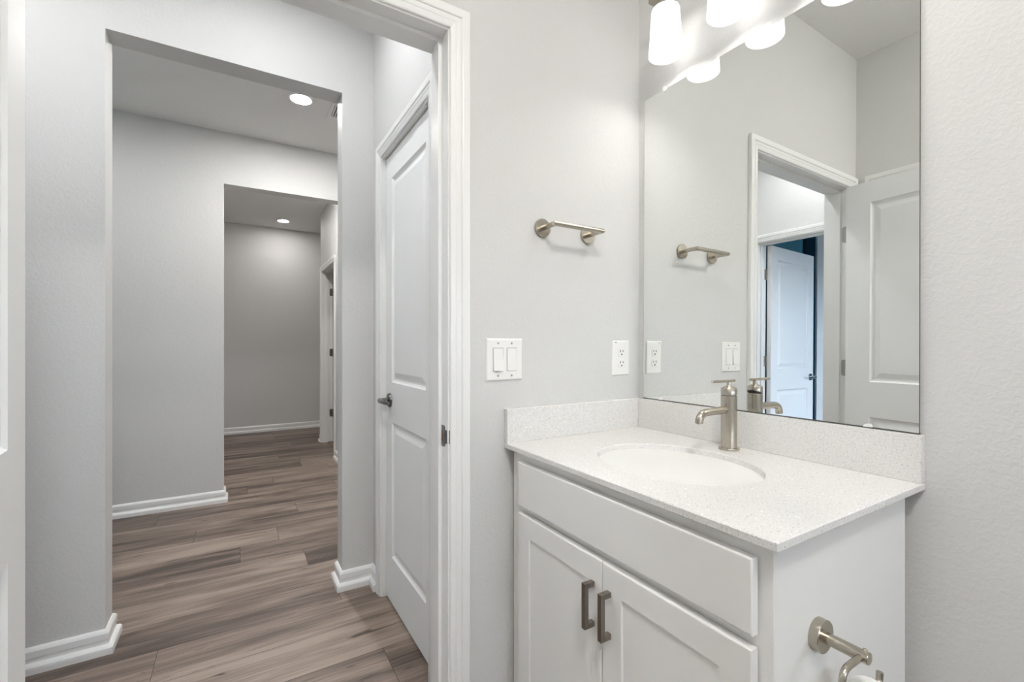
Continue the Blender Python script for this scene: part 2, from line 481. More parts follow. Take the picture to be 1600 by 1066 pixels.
def baseboard(name, path, label):
    """profile swept along a floor path, the room on the left hand of the walk; corners mitred"""
    P = [Vector((x, y)) for x, y in path]
    N = [Vector((-(b - a).y, (b - a).x)).normalized() for a, b in zip(P, P[1:])]
    offs = []
    for i in range(len(P)):
        if i == 0: offs.append(N[0])
        elif i == len(P) - 1: offs.append(N[-1])
        else:
            s = N[i - 1] + N[i]; offs.append(s / (1 + N[i - 1].dot(N[i])))
    vs, fs = [], []
    n = len(BASE)
    for p, o in zip(P, offs):
        for t, z in BASE: vs.append((p.x + o.x * t, p.y + o.y * t, z))
    for i in range(len(P) - 1):
        for k in range(n):
            k2 = (k + 1) % n
            fs.append((i * n + k, i * n + k2, (i + 1) * n + k2, (i + 1) * n + k))
    fs.append(tuple(range(n))); fs.append(tuple((len(P) - 1) * n + k for k in range(n))[::-1])
    return structure(MB().add(vs, fs).build(name, M['trim']), label, 'baseboard')

CW = 0.057
baseboard('baseboard_hall_left', [(LEFT2, YC + TC), (O1[0], YC + TC), (O1[0], YC), (XE, YC), (XE, DE[1] + 0.062)], 'white baseboard wrapping the left side of the first opening')
baseboard('baseboard_hall_right', [(XD, DD[1] + 0.062), (XD, YC), (O1[1], YC), (O1[1], YC + TC), (RIGHT2, YC + TC)], 'white baseboard wrapping the right side of the first opening')
baseboard('baseboard_passage', [(-0.68, YG + TG), (O2[0], YG + TG), (O2[0], YG), (LEFT2, YG)], 'white baseboard along the grey wall beyond the first opening')
baseboard('baseboard_far', [(2.2, YF), (-0.68, YF)], 'white baseboard along the far end wall')
baseboard('baseboard_far_corner', [(XF, DF[1] + 0.062), (XF, YFC), (2.2, YFC)], 'short white baseboard end at the last doorway')
baseboard('baseboard_far_right', [(XF, YG + TG), (XF, DF[0] - 0.062)], 'white baseboard before the last doorway')
baseboard('baseboard_hall_front', [(DA[0] - 0.064, YH), (XE, YH)][::-1], 'white baseboard on the hallway side of the door wall')
baseboard('baseboard_mirror_side', [(XB, YR), (XB, YA)], 'white baseboard under the mirror wall')
baseboard('baseboard_door_side', [(0.68, YA), (DA[1] + 0.064, YA)], 'white baseboard between vanity and door casing')
baseboard('baseboard_left', [(XL, LW[0] - 0.064), (XL, YR), (XB, YR)], 'white baseboard along the bathroom left wall')

CAS = [(0, 0), (0, 0.0085), (0.003, 0.0105), (0.013, 0.0125), (0.016, 0.0115), (0.0195, 0.0135), (0.027, 0.0150), (0.0285, 0.0125), (0.0315, 0.0125),
       (0.033, 0.0160), (0.036, 0.0170), (0.052, 0.0175), (0.0555, 0.0165), (0.057, 0.0140), (0.057, 0)]

def casing(m, f, u0, u1, v1):
    """mitred three sided casing around an opening; f(u, v, t) maps wall coordinates to the world"""
    rv = 0.005
    vs, fs = [], []; n = len(CAS)
    path = [(lambda w: (u0 - rv - w, 0)), (lambda w: (u0 - rv - w, v1 + rv + w)), (lambda w: (u1 + rv + w, v1 + rv + w)), (lambda w: (u1 + rv + w, 0))]
    for g in path:
        for w, t in CAS:
            u, v = g(w); vs.append(f(u, v, t))
    for i in range(3):
        for k in range(n):
            k2 = (k + 1) % n
            fs.append((i * n + k, i * n + k2, (i + 1) * n + k2, (i + 1) * n + k))
    fs.append(tuple(range(n))); fs.append(tuple(3 * n + k for k in range(n)))
    m.add(vs, fs)

def fbox(m, f, u0, u1, v0, v1, t0, t1, bevel=0.0, mi=0):
    a, b = Vector(f(u0, v0, t0)), Vector(f(u1, v1, t1))
    m.box(min(a.x, b.x), max(a.x, b.x), min(a.y, b.y), max(a.y, b.y), min(a.z, b.z), max(a.z, b.z), bevel, mi)

def frame(name, f, depth, u0, u1, stop, label, both=True, v1=DOOR_T):
    """jamb boards through the wall, door stop and casings; t = 0 is the near wall face, -depth the other face"""
    m = MB()
    e = 0.002
    fbox(m, f, u0 - JT, u0, 0, v1, -depth - e, e); fbox(m, f, u1, u1 + JT, 0, v1, -depth - e, e)
    fbox(m, f, u0 - JT, u1 + JT, v1, v1 + JT, -depth - e, e)
    s0, s1 = stop
    for a, b in ((u0, u0 + 0.011), (u1 - 0.011, u1)): fbox(m, f, a, b, 0, v1, -s1, -s0, 0.002)
    fbox(m, f, u0 + 0.011, u1 - 0.011, v1 - 0.011, v1, -s1, -s0, 0.002)
    o = m.build(name, M['trim'])
    c = MB(); casing(c, f, u0, u1, v1); c.build('casing', M['trim'], o)
    if both:
        c = MB(); casing(c, lambda u, v, t: f(u, v, -depth - t), u0, u1, v1); c.build('casing', M['trim'], o)
    return structure(o, label, 'door frame')

f_bath = lambda u, v, t: (u, YA - t, v)
f_closet = lambda u, v, t: (XD - t, u, v)
f_blue = lambda u, v, t: (XE + t, u, v)
f_far = lambda u, v, t: (XF - t, u, v)
f_side = lambda u, v, t: (XL + t, u, v)
trim_bath = frame('trim_1', f_bath, TA, DA[0], DA[1], (0.039, 0.075), 'white casing and jamb of the bathroom doorway beside the vanity')
trim_closet = frame('trim_2', f_closet, 0.115, DD[0], DD[1], (0.054, 0.090), 'white casing around the closed hallway closet door', both=False)
trim_blue = frame('trim_3', f_blue, 0.115, DE[0], DE[1], (0.040, 0.076), 'white casing of the blue room doorway seen in the mirror')
trim_far = frame('trim_4', f_far, 0.115, DF[0], DF[1], (0.040, 0.078), 'white casing of the last doorway in the far hallway', both=False)
trim_side = frame('trim_5', f_side, 0.115, LW[0], LW[1], (0.054, 0.090), 'white casing behind the open bathroom door, seen in the mirror', both=False)

# ------------------------------------------------------------------ doors
RINGS = [(0.0, 0.0), (0.006, 0.0065), (0.013, 0.0095), (0.020, 0.0095), (0.024, 0.0085), (0.044, 0.0025), (0.047, 0.0022)]

def door_leaf(m, f, w, h, t, stile, panels):
    """moulded two panel leaf; f(u, v, n): u across, v up, n through the leaf (0 near face, t far face)"""
    vcuts = [0.0]
    for a, b in panels: vcuts += [a, b]
    vcuts.append(h)
    for side in (0, 1):
        P = (lambda u, v, d: f(u, v, d)) if side == 0 else (lambda u, v, d: f(u, v, t - d))
        def quad(u0, u1, v0, v1): m.add([P(u0, v0, 0), P(u1, v0, 0), P(u1, v1, 0), P(u0, v1, 0)], [(0, 1, 2, 3)])
        for v0, v1 in zip(vcuts, vcuts[1:]):
            quad(0, stile, v0, v1); quad(w - stile, w, v0, v1)
            if (v0, v1) in panels:
                vs, fs = [], []
                for ins, d in RINGS:
                    a, b, c, e = stile + ins, w - stile - ins, v0 + ins, v1 - ins
                    vs += [P(a, c, d), P(b, c, d), P(b, e, d), P(a, e, d)]
                for i in range(len(RINGS) - 1):
                    for k in range(4):
                        k2 = (k + 1) % 4
                        fs.append((i * 4 + k, i * 4 + k2, i * 4 + 4 + k2, i * 4 + 4 + k))
                j = (len(RINGS) - 1) * 4
                fs.append((j, j + 1, j + 2, j + 3)); m.add(vs, fs)
            else: quad(stile, w - stile, v0, v1)
    for a, b in (((0, 0), (w, 0)), ((w, 0), (w, h)), ((w, h), (0, h)), ((0, h), (0, 0))):
        m.add([f(a[0], a[1], 0), f(b[0], b[1], 0), f(b[0], b[1], t), f(a[0], a[1], t)], [(0, 1, 2, 3)])

PANELS = [(0.207, 0.815), (0.995, 1.915)]          # above the leaf's own lower edge

def rounded_plate(m, f, u0, u1, v0, v1, n0, n1, r, left=True, right=True, k=6):
    pts = []
    for cx, cy, a0, on in ((u1 - r, v0 + r, -90, right), (u1 - r, v1 - r, 0, right), (u0 + r, v1 - r, 90, left), (u0 + r, v0 + r, 180, left)):
        if on:
            for i in range(k + 1):
                a = math.radians(a0 + 90 * i / k); pts.append((cx + r * math.cos(a), cy + r * math.sin(a)))
        else:
            pts.append({-90: (u1, v0), 0: (u1, v1), 90: (u0, v1), 180: (u0, v0)}[a0])
    n = len(pts)
    m.add([f(u, v, n0) for u, v in pts] + [f(u, v, n1) for u, v in pts],
          [tuple(range(n)), tuple(range(n, 2 * n))] + [(i, (i + 1) % n, n + (i + 1) % n, n + i) for i in range(n)])

def lever(parent, c, out, along, name='handle', mat=None):
    """lever handle: rose, neck and a slightly curved lever"""
    c, o, a = Vector(c), Vector(out).normalized(), Vector(along).normalized()
    m = MB()
    m.lathe(c, o, [(0, 0), (0.033, 0), (0.033, 0.004), (0.029, 0.010), (0.017, 0.012), (0.012, 0.016), (0.0105, 0.040), (0.0, 0.040)], 32)
    b = c + o * 0.047
    m.tube([c + o * 0.034, b - a * 0.003, b + a * 0.012, b + a * 0.045 + o * 0.004, b + a * 0.085 + o * 0.001, b + a * 0.112 - o * 0.006], [0.0105, 0.0115, 0.0105, 0.0085, 0.0085, 0.0075], 16)
    return m.build(name, mat or M['chrome'], parent)

# bathroom door: hinged on the left jamb, swung into the room past the left edge of the picture
th = math.radians(6.0)
HX, HY = -0.327, 1.158
du = Vector((math.sin(th), -math.cos(th), 0)); dn = Vector((-math.cos(th), -math.sin(th), 0))
f_open = lambda u, v, n: tuple(Vector((HX, HY, 0.010)) + du * u + dn * n + Vector((0, 0, v)))
m = MB(); door_leaf(m, f_open, 0.864, 2.025, 0.035, 0.113, PANELS)
door1 = structure(m.build('door_1', M['door']), 'white two panel bathroom door standing open at the left edge and in the mirror', 'door')
for z in (1.795, 1.070, 0.345):
    h = MB(); kx, ky = DA[0] + 0.004, YA - 0.020
    h.cyl((kx, ky, z - 0.044), (kx, ky, z + 0.044), 0.0055, 12)
    rounded_plate(h, lambda u, v, n: (DA[0] + n, u, v), YA + 0.001, YA + 0.034, z - 0.044, z + 0.044, -0.001, 0.0015, 0.012, left=False)
    h.build('hinge', M['hinge'], door1)
lever(door1, f_open(0.864 - 0.06, 0.912, 0), (-dn)[:], (-du)[:])
lever(door1, f_open(0.864 - 0.06, 0.912, 0.035), dn[:], (-du)[:])

# closet door in the hallway, closed
f_cl = lambda u, v, n: (XD + 0.017 + n, DD[1] - 0.004 - u, 0.010 + v)
m = MB(); door_leaf(m, f_cl, DD[1] - DD[0] - 0.007, 2.025, 0.035, 0.086, PANELS)
door2 = structure(m.build('door_2', M['door']), 'closed narrow white two panel closet door in the hallway', 'door')
lever(door2, (XD + 0.017, DD[1] - 0.064, 0.922), (-1, 0, 0), (0, -1, 0), mat=M['dull_metal'])

# blue room door, open, seen in the mirror
ab = math.radians(2.7)
f_bl = lambda u, v, n: (EX - 0.012 - u * math.cos(ab) - (n - 0.035) * math.sin(ab), DE[1] - 0.006 + (n - 0.035) * math.cos(ab) + u * math.sin(ab), 0.010 + v)
m = MB(); door_leaf(m, f_bl, 0.762, 2.025, 0.035, 0.110, PANELS)
door3 = structure(m.build('door_3', M['door']), 'white two panel door open into the blue room, seen in the mirror', 'door')
for z in (1.795, 1.070, 0.345):
    h = MB()
    rounded_plate(h, lambda u, v, n: (u, DE[1] + n, v), EX, EX + 0.034, z - 0.044, z + 0.044, -0.0025, 0.0005, 0.010, left=False)
    h.cyl((EX - 0.006, DE[1] - 0.004, z - 0.044), (EX - 0.006, DE[1] - 0.004, z + 0.044), 0.0055, 12)
    h.build('hinge', M['hinge'], door3)
lever(door3, f_bl(0.762 - 0.06, 0.912, 0), (0, -1, 0), (1, 0, 0))

# a second door inside the blue room: a pale strip in the mirror beside the open leaf
f_b2 = lambda u, v, n: (-2.90 - 0.82 * u - 0.572 * n, 2.50 - 0.572 * u + 0.82 * n, 0.010 + v)
m = MB(); door_leaf(m, f_b2, 0.60, 2.42, 0.035, 0.110, PANELS)
structure(m.build('door_6', M['door']), 'tall white closet door inside the blue room, a narrow strip in the mirror', 'door')

# last doorway in the far hallway, its door open into the room beyond
f_fr = lambda u, v, n: (XF + 0.130 + u, DF[1] - 0.012 - 0.035 + n, 0.010 + v)
m = MB(); door_leaf(m, f_fr, 0.80, 2.025, 0.035, 0.110, PANELS)
door4 = structure(m.build('door_4', M['door']), 'white door open inside the last doorway of the far hallway', 'door')
for z in (1.805, 1.078, 0.351):
    h = MB()
    rounded_plate(h, lambda u, v, n: (u, DF[1] + n, v), XF + 0.086, XF + 0.119, z - 0.044, z + 0.044, -0.003, 0.0005, 0.006, left=True, right=False)
    h.cyl((XF + 0.124, DF[1] - 0.006, z - 0.046), (XF + 0.124, DF[1] - 0.006, z + 0.046), 0.007, 12)
    h.build('hinge', M['hinge'], door4)
structure(MB().box(XF + 0.060, XF + 0.120, DF[0], DF[1], 0.0, 0.008, 0.002).build('trim_6', simple('brown_threshold', (0.20, 0.14, 0.10), 0.5)), 'brown floor threshold strip in the last doorway', 'threshold')

# side door on the left wall, behind the open door
f_sd = lambda u, v, n: (XL - 0.017 - n, LW[0] + 0.004 + u, 0.010 + v)
m = MB(); door_leaf(m, f_sd, LW[1] - LW[0] - 0.008, 2.025, 0.035, 0.110, PANELS)
structure(m.build('door_5', M['door']), 'closed white door behind the open bathroom door', 'door')

# strike plate on the right jamb
sp = MB()
f_sp = lambda u, v, n: (DA[1] - n, u, v)
rounded_plate(sp, f_sp, 1.180, 1.222, 0.890, 0.949, -0.001, 0.0015, 0.006)
lip = [(1.181, 0.0015), (1.172, 0.0012), (1.165, -0.001), (1.159, -0.006), (1.156, -0.012)]
lv = []
for (y, n) in lip:
    for v in (0.901, 0.938): lv.append((DA[1] - n, y, v))
for (y, n) in lip:
    for v in (0.901, 0.938): lv.append((DA[1] - n - 0.0012, y, v))
k = 2 * len(lip)
lf = []
for i in range(len(lip) - 1):
    lf.append((2 * i, 2 * i + 1, 2 * i + 3, 2 * i + 2)); lf.append((k + 2 * i, k + 2 * i + 2, k + 2 * i + 3, k + 2 * i + 1))
sp.add(lv, lf)
spo = sp.build('strike_plate', M['dull_metal'], trim_bath); spo['label'] = 'dull metal strike plate'
sh = MB(); fbox(sh, lambda u, v, n: (DA[1] - n, u, v), 1.192, 1.211, 0.905, 0.934, 0.0005, 0.0019); sh.build('latch_hole', simple('raw_wood_hole', (0.16, 0.10, 0.055), 0.8), spo)
for v in (0.8975, 0.9415):
    MB().lathe((DA[1] - 0.0014, 1.2015, v), (-1, 0, 0), [(0, 0), (0.0040, 0), (0.0034, 0.0010), (0, 0.0012)], 16).build('screw', M['hinge'], spo)

# ------------------------------------------------------------------ vanity
ZC = 0.885; TH = 0.0155           # counter top height and slab thickness
CX0, CY0 = 0.676, 0.3685          # front edge and free end of the slab
vanity = thing('vanity_cabinet', 'white vanity cabinet with shaker doors under the quartz top', 'cabinet', (0.94, 0.77, 0))
FX = 0.701                        # face frame plane
VY0, VY1 = 0.387, 1.149
b = MB()
b.box(FX, 1.190, VY0, VY1, 0.105, ZC - TH, 0.0012)
b.box(FX + 0.075, 1.190, VY0 + 0.002, VY1 - 0.002, 0.0, 0.105)
b.build('body', M['cabinet'], vanity)

def slab_front(m, y0, y1, z0, z1, x_front, x_back, panel=None, ch=0.0032):
    """a front with softly bevelled edges; panel = (inset, depth) for a shaker recess"""
    x_back -= 0.0042
    R = [(0.0, x_back), (0.0, x_front + ch * 0.7), (ch * 0.35, x_front + ch * 0.2), (ch, x_front)]
    if panel:
        R += [(panel[0], x_front), (panel[0] + 0.0012, x_front + panel[1])]
    vs, fs = [], []
    for ins, x in R:
        vs += [(x, y0 + ins, z0 + ins), (x, y1 - ins, z0 + ins), (x, y1 - ins, z1 - ins), (x, y0 + ins, z1 - ins)]
    for i in range(len(R) - 1):
        for k in range(4):
            k2 = (k + 1) % 4
            fs.append((i * 4 + k, i * 4 + k2, i * 4 + 4 + k2, i * 4 + 4 + k))
    fs.append((0, 1, 2, 3)); j = 4 * (len(R) - 1); fs.append((j, j + 1, j + 2, j + 3))
    m.add(vs, fs)
XFR = 0.681
m = MB(); slab_front(m, 0.410, 1.095, 0.722, 0.8435, XFR, FX); m.build('drawer_front', M['cabinet'], vanity)

def pull(parent, yc):
    z0, z1, r = 0.548, 0.648, 0.0058
    m = MB()
    m.box(0.6525, 0.6635, yc - r, yc + r, z0, z1, 0.0007)
    m.box(0.6600, XFR, yc - r, yc + r, z1 - 0.0115, z1, 0.0007)
    m.box(0.6600, XFR, yc - r, yc + r, z0, z0 + 0.0115, 0.0007)
    o = m.build('handle', M['nickel_dark'], parent); o['label'] = 'square brushed nickel bar handle'
for y0, y1, hy in ((0.7485, 1.095, 0.7765), (0.410, 0.7465, 0.7245)):
    m = MB(); slab_front(m, y0, y1, 0.130, 0.701, XFR, FX, (0.0565, 0.0045))
    d = m.build('door', M['cabinet'], vanity); pull(d, hy)

# counter with the oval cut-out, back and side splash
counter = thing('vanity_countertop', 'speckled white quartz vanity top with low backsplashes', 'countertop', (0.95, 0.77, ZC - TH))
SCX, SCY, SA, SB = 0.933, 0.762, 0.208, 0.168     # sink centre, half length (y), half depth (x)

def slab_with_hole():
    x0, x1, y0, y1 = CX0, XB - 0.001, CY0, YA - 0.001
    ch = 0.0022
    angs = [2 * PI * i / 96 for i in range(96)]
    for X, Y in ((x0, y0), (x0, y1), (x1, y0), (x1, y1)):
        angs.append(math.atan2(Y - SCY, X - SCX) % (2 * PI))
    angs = sorted(set(round(a, 6) for a in angs))
    def rect(a, ins):
        c, s = math.cos(a), math.sin(a); t = 1e9
        if c > 1e-9: t = min(t, (x1 - SCX) / c)
        if c < -1e-9: t = min(t, (x0 - SCX) / c)
        if s > 1e-9: t = min(t, (y1 - SCY) / s)
        if s < -1e-9: t = min(t, (y0 - SCY) / s)
        X, Y = SCX + c * t, SCY + s * t
        return min(max(X, x0 + ins), x1 - ins), min(max(Y, y0 + ins), y1 - ins)
    def ell(a, g):
        c, s = math.cos(a), math.sin(a)
        r = 1 / math.sqrt((c / (SB + g)) ** 2 + (s / (SA + g)) ** 2)
        return SCX + r * c, SCY + r * s
    zt, zb = ZC, ZC - TH
    rings = [lambda a: (*ell(a, 0), zb), lambda a: (*ell(a, 0), zt - 0.002), lambda a: (*ell(a, 0.0015), zt), lambda a: (*rect(a, ch), zt),
             lambda a: (*rect(a, 0), zt - ch), lambda a: (*rect(a, 0), zb + ch * 0.6), lambda a: (*rect(a, ch * 0.6), zb), lambda a: (*ell(a, 0), zb)]
    vs, fs = [], []; n = len(angs)
    for r in rings: vs += [r(a) for a in angs]
    for i in range(len(rings) - 1):
        for k in range(n):
            k2 = (k + 1) % n
            fs.append((i * n + k, i * n + k2, (i + 1) * n + k2, (i + 1) * n + k))
    return MB().add(vs, fs)
slab_with_hole().build('slab', M['quartz'], counter)
SZ = ZC + 0.1005
MB().box(1.2150, XB - 0.001, CY0, YA - 0.0005, ZC, SZ, 0.0015).build('backsplash', M['quartz'], counter)
MB().box(CX0, 1.2148, YA - 0.0185, YA - 0.0005, ZC, SZ, 0.0015).build('side_splash', M['quartz'], counter)

sink = thing('undermount_sink', 'white oval undermount sink in the quartz top', 'sink', (SCX, SCY, 0.72))
m = MB()
inner = [(1.09, 0.8692), (1.045, 0.8692), (1.012, 0.866), (1.0, 0.858), (0.985, 0.845), (0.94, 0.812), (0.84, 0.775), (0.66, 0.748), (0.40, 0.735), (0.14, 0.731)]
outer = [(0.14, 0.722), (0.42, 0.726), (0.70, 0.739), (0.89, 0.768), (0.99, 0.808), (1.03, 0.845), (1.09, 0.861), (1.09, 0.8692)]
m.lathe((SCX, SCY, 0), (0, 0, 1), [(r * SB, z) for r, z in inner + outer], 96, 1.0, SA / SB)
m.build('bowl', M['ceramic'], sink)
MB().lathe((SCX, SCY, 0.729), (0, 0, 1), [(0.0, 0.0), (0.030, 0.0), (0.033, 0.002), (0.030, 0.0045), (0.022, 0.003), (0.020, 0.0), (0, 0.0)], 40).build('drain', M['nickel'], sink)

# faucet
FXX, FYY = 1.164, 0.766
ZF = ZC + 0.0003
faucet = thing('faucet', 'brushed nickel single lever faucet behind the oval sink', 'faucet', (FXX, FYY, ZC))
MB().lathe((FXX, FYY, ZF), (0, 0, 1), [(0, 0), (0.0262, 0), (0.0268, 0.0015), (0.0268, 0.0048), (0.0255, 0.0060), (0.0, 0.0060)], 48).build('base', M['nickel'], faucet)
bz0, bz1 = ZC + 0.006, 1.0345
m = MB(); m.lathe((FXX, FYY, 0), (0, 0, 1), [(0, bz0), (0.0207, bz0), (0.0207, bz1 - 0.001), (0.0197, bz1), (0, bz1)], 48)
m.build('body', M['nickel'], faucet)
MB().cyl((FXX, FYY, bz1), (FXX, FYY, 1.048), 0.0172, 32).build('gap_core', M['dark'], faucet)  # black core painted as the dark of the slit under the cap
# cap with a slanted lower rim, open towards the mirror
vs, fs = [], []; n = 48
prof = [(0.0207, None), (0.0207, 1.0535), (0.0198, 1.0548), (0.0075, 1.0605), (0.0062, 1.0625), (0.0062, 1.070), (0.0048, 1.0718)]
for r, z in prof:
    for k in range(n):
        t = 2 * PI * k / n
        zz = z if z is not None else 1.0355 + 0.0085 * max(0.0, math.cos(t)) ** 0.8
        vs.append((FXX + r * math.cos(t), FYY + r * math.sin(t), zz))
for i in range(len(prof) - 1):
    for k in range(n):
        k2 = (k + 1) % n
        fs.append((i * n + k, i * n + k2, (i + 1) * n + k2, (i + 1) * n + k))
fs.append(tuple((len(prof) - 1) * n + k for k in range(n)))
m = MB().add(vs, fs); m.smooth = True
cap = m.build('handle_cap', M['nickel'], faucet)
MB().cyl((FXX + 0.026, FYY, 1.0742), (FXX - 0.074, FYY, 1.0752), 0.0037, 16, 0.001).build('lever', M['nickel'], cap)
pth = [(FXX - 0.012, FYY, 0.9955), (1.10, FYY, 0.9955), (1.072, FYY, 0.9950)] + bezier_fillet((1.064, FYY, 0.9945), (1.0405, FYY, 0.9935), (1.0365, FYY, 0.9755), 8) + [(1.0355, FYY, 0.968)]
m = MB(); m.tube(pth, 0.0102, 24); m.cyl((1.0355, FYY, 0.9685), (1.0353, FYY, 0.9672), 0.0075, 20)
m.build('spout', M['nickel'], faucet)

# ------------------------------------------------------------------ mirror with clips
mir = thing('wall_mirror', 'frameless wall mirror over the vanity backsplash', 'mirror', (XB, 0.755, SZ))
my0, my1, mz0, mz1 = 0.3755, 1.1330, SZ + 0.0028, 2.034
xb0, xb1 = 1.2255, 1.2325          # glass face at bottom and top: it leans back a few millimetres
g = MB()
t = 0.0050
P = [(xb0, my0, mz0), (xb0, my1, mz0), (xb1, my1, mz1), (xb1, my0, mz1)]
Q = [(x + t, y, z) for x, y, z in P]
g.add(P + Q, [(0, 1, 2, 3)], 0)
g.add(P + Q, [(4, 7, 6, 5), (0, 4, 5, 1), (1, 5, 6, 2), (2, 6, 7, 3), (3, 7, 4, 0)], 1)
g.build('glass', [M['silver'], M['mirror_edge']], mir)
MB().box(xb0 - 0.0012, XB - 0.001, my0, my1, SZ + 0.0002, SZ + 0.0030).build('bottom_gap_strip', M['mirror_edge'], mir)  # dark strip stands in for the shaded gap under the glass
for y, z, up in ((1.045, mz1, -1), (0.515, mz1, -1), (1.055, mz0, 1), (0.4655, mz0, 1)):
    xf = xb0 if up > 0 else xb1
    c = MB()
    c.lathe((xf - 0.0035, y, z), (1, 0, 0), [(0, 0), (0.0065, 0), (0.0078, 0.0012), (0.0078, 0.0032), (0, 0.0032)], 20)
    if up < 0: c.box(xf, XB, y - 0.006, y + 0.006, z + 0.0005, z + 0.010)
    if up > 0:
        c = MB()
        vs = []; k = 10
        for xx in (xf - 0.0035, xf - 0.0004):
            vs += [(xx, y + 0.0085 * math.cos(PI * i / k), z + 0.0072 * math.sin(PI * i / k)) for i in range(k + 1)]
        q = k + 1
        c.add(vs, [tuple(range(q)), tuple(range(q, 2 * q))] + [(i, (i + 1) % q, q + (i + 1) % q, q + i) for i in range(q)])
    c.build('clip', M['clip'], mir)

# ------------------------------------------------------------------ towel bar
tb = thing('towel_bar', 'short brushed nickel hand towel bar above the switches', 'towel bar', (0.90, YA, 1.536))
TX0, TX1, TY, TZ, TR = 0.811, 0.993, 1.092, 1.536, 0.0080
def mitred(p0, p1, r, k0, k1, side, n=28):
    """round bar whose ends are cut at 45 degrees: shear k0, k1 along its axis times the offset towards 'side'"""
    p0, p1 = Vector(p0), Vector(p1); a = (p1 - p0).normalized(); s = Vector(side); w = a.cross(s)
    vs = []
    for p, kk in ((p0, k0), (p1, k1)):
        for i in range(n):
            tt = 2 * PI * i / n; o = s * (r * math.cos(tt)) + w * (r * math.sin(tt))
            vs.append(p + o + a * (kk * r * math.cos(tt)))
    fs = [(i, (i + 1) % n, n + (i + 1) % n, n + i) for i in range(n)] + [tuple(range(n)), tuple(range(n, 2 * n))]
    m = MB().add(vs, fs); m.smooth = True
    return m
mitred((TX0, TY, TZ), (TX1, TY, TZ), TR, 1, -1, (0, 1, 0)).build('bar', M['nickel'], tb)
for x, s in ((TX0, 1), (TX1, -1)):
    mitred((x, YA - 0.006, TZ), (x, TY, TZ), TR, 0, 1, (s, 0, 0)).build('post', M['nickel'], tb)
    MB().lathe((x, YA, TZ), (0, -1, 0), [(0, -0.0005), (0.0270, -0.0005), (0.0280, 0.001), (0.0280, 0.0085), (0.0270, 0.0095), (0, 0.0095)], 48).build('rosette', M['nickel'], tb)

# ------------------------------------------------------------------ switches and outlet
def plate(m, x0, x1, z0, z1, holes=()):
    vs, fs = [], []
    R = [(0, 0.0), (0, 0.0022), (0.0025, 0.0050), (0.0050, 0.0060)]
    for ins, d in R:
        vs += [(x0 + ins, YA - d, z0 + ins), (x1 - ins, YA - d, z0 + ins), (x1 - ins, YA - d, z1 - ins), (x0 + ins, YA - d, z1 - ins)]
    for i in range(len(R) - 1):
        for k in range(4):
            k2 = (k + 1) % 4
            fs.append((i * 4 + k, i * 4 + k2, i * 4 + 4 + k2, i * 4 + 4 + k))
    j = 4 * (len(R) - 1); fs.append((j, j + 1, j + 2, j + 3)); fs.append((0, 1, 2, 3))
    m.add(vs, fs)
sw = thing('light_switch', 'white double rocker light switch below the towel bar', 'light switch', (0.6755, YA, 1.131))
m = MB(); plate(m, 0.614, 0.737, 1.069, 1.193); m.build('plate', M['plastic'], sw)
for xc, flip in ((0.6525, 1), (0.6985, -1)):
    fr = MB(); fr.box(xc - 0.0172, xc + 0.0172, YA - 0.0064, YA - 0.004, 1.131 - 0.0345, 1.131 + 0.0345); r = fr.build('rocker_surround', M['sticker'], sw)
    rk = MB(); hw, hh = 0.0157, 0.0330
    hi, lo = 0.0125, 0.0062
    zt, zb = (lo, hi) if flip > 0 else (hi, lo)
    zt, zb = (0.0070, 0.0125) if flip > 0 else (0.0072, 0.0088)
    ys = YA - 0.005
    vs = [(xc - hw, ys, 1.131 - hh), (xc + hw, ys, 1.131 - hh), (xc + hw, ys, 1.131 + hh), (xc - hw, ys, 1.131 + hh),
          (xc - hw, YA - zb, 1.131 - hh), (xc + hw, YA - zb, 1.131 - hh), (xc + hw, YA - 0.0085, 1.131), (xc - hw, YA - 0.0085, 1.131),
          (xc + hw, YA - zt, 1.131 + hh), (xc - hw, YA - zt, 1.131 + hh)]
    rk.add(vs, [(4, 5, 6, 7), (7, 6, 8, 9), (0, 1, 5, 4), (2, 3, 9, 8), (1, 2, 8, 6, 5), (0, 4, 7, 9, 3)])
    rk.build('rocker', M['plastic'], sw)
    for z in (1.131 + 0.0475, 1.131 - 0.0475):
        MB().lathe((xc, YA - 0.0055, z), (0, -1, 0), [(0, 0), (0.0032, 0), (0.0030, 0.0012), (0, 0.0014)], 16).build('screw', M['sticker'], sw)

ou = thing('power_outlet', 'white duplex power outlet beside the mirror', 'power outlet', (1.1435, YA, 1.1285))
m = MB(); plate(m, 1.104, 1.183, 1.068, 1.189); m.build('plate', M['plastic'], ou)
for zc in (1.1285 + 0.0195, 1.1285 - 0.0195):
    pts = []
    for i in range(28):
        a = 2 * PI * i / 28; pts.append((0.0170 * math.cos(a), max(-0.0142, min(0.0142, 0.0170 * math.sin(a)))))
    q = len(pts)
    rc = MB()
    rc.add([(1.1435 + a, YA - 0.0055, zc + b) for a, b in pts] + [(1.1435 + a * 0.94, YA - 0.0085, zc + b * 0.94) for a, b in pts],
           [tuple(range(q)), tuple(range(q, 2 * q))] + [(i, (i + 1) % q, q + (i + 1) % q, q + i) for i in range(q)])
    r = rc.build('socket', M['plastic'], ou)
    sl = MB()
    sl.box(1.1435 - 0.0076, 1.1435 - 0.0050, YA - 0.0088, YA - 0.0080, zc + 0.0000, zc + 0.0085)
    sl.box(1.1435 + 0.0050, 1.1435 + 0.0076, YA - 0.0088, YA - 0.0080, zc + 0.0010, zc + 0.0080)
    sl.lathe((1.1435, YA - 0.0080, zc - 0.0070), (0, -1, 0), [(0, 0), (0.0030, 0), (0.0030, 0.0008), (0, 0.0008)], 14)
    sl.build('slots', M['dark'], r)
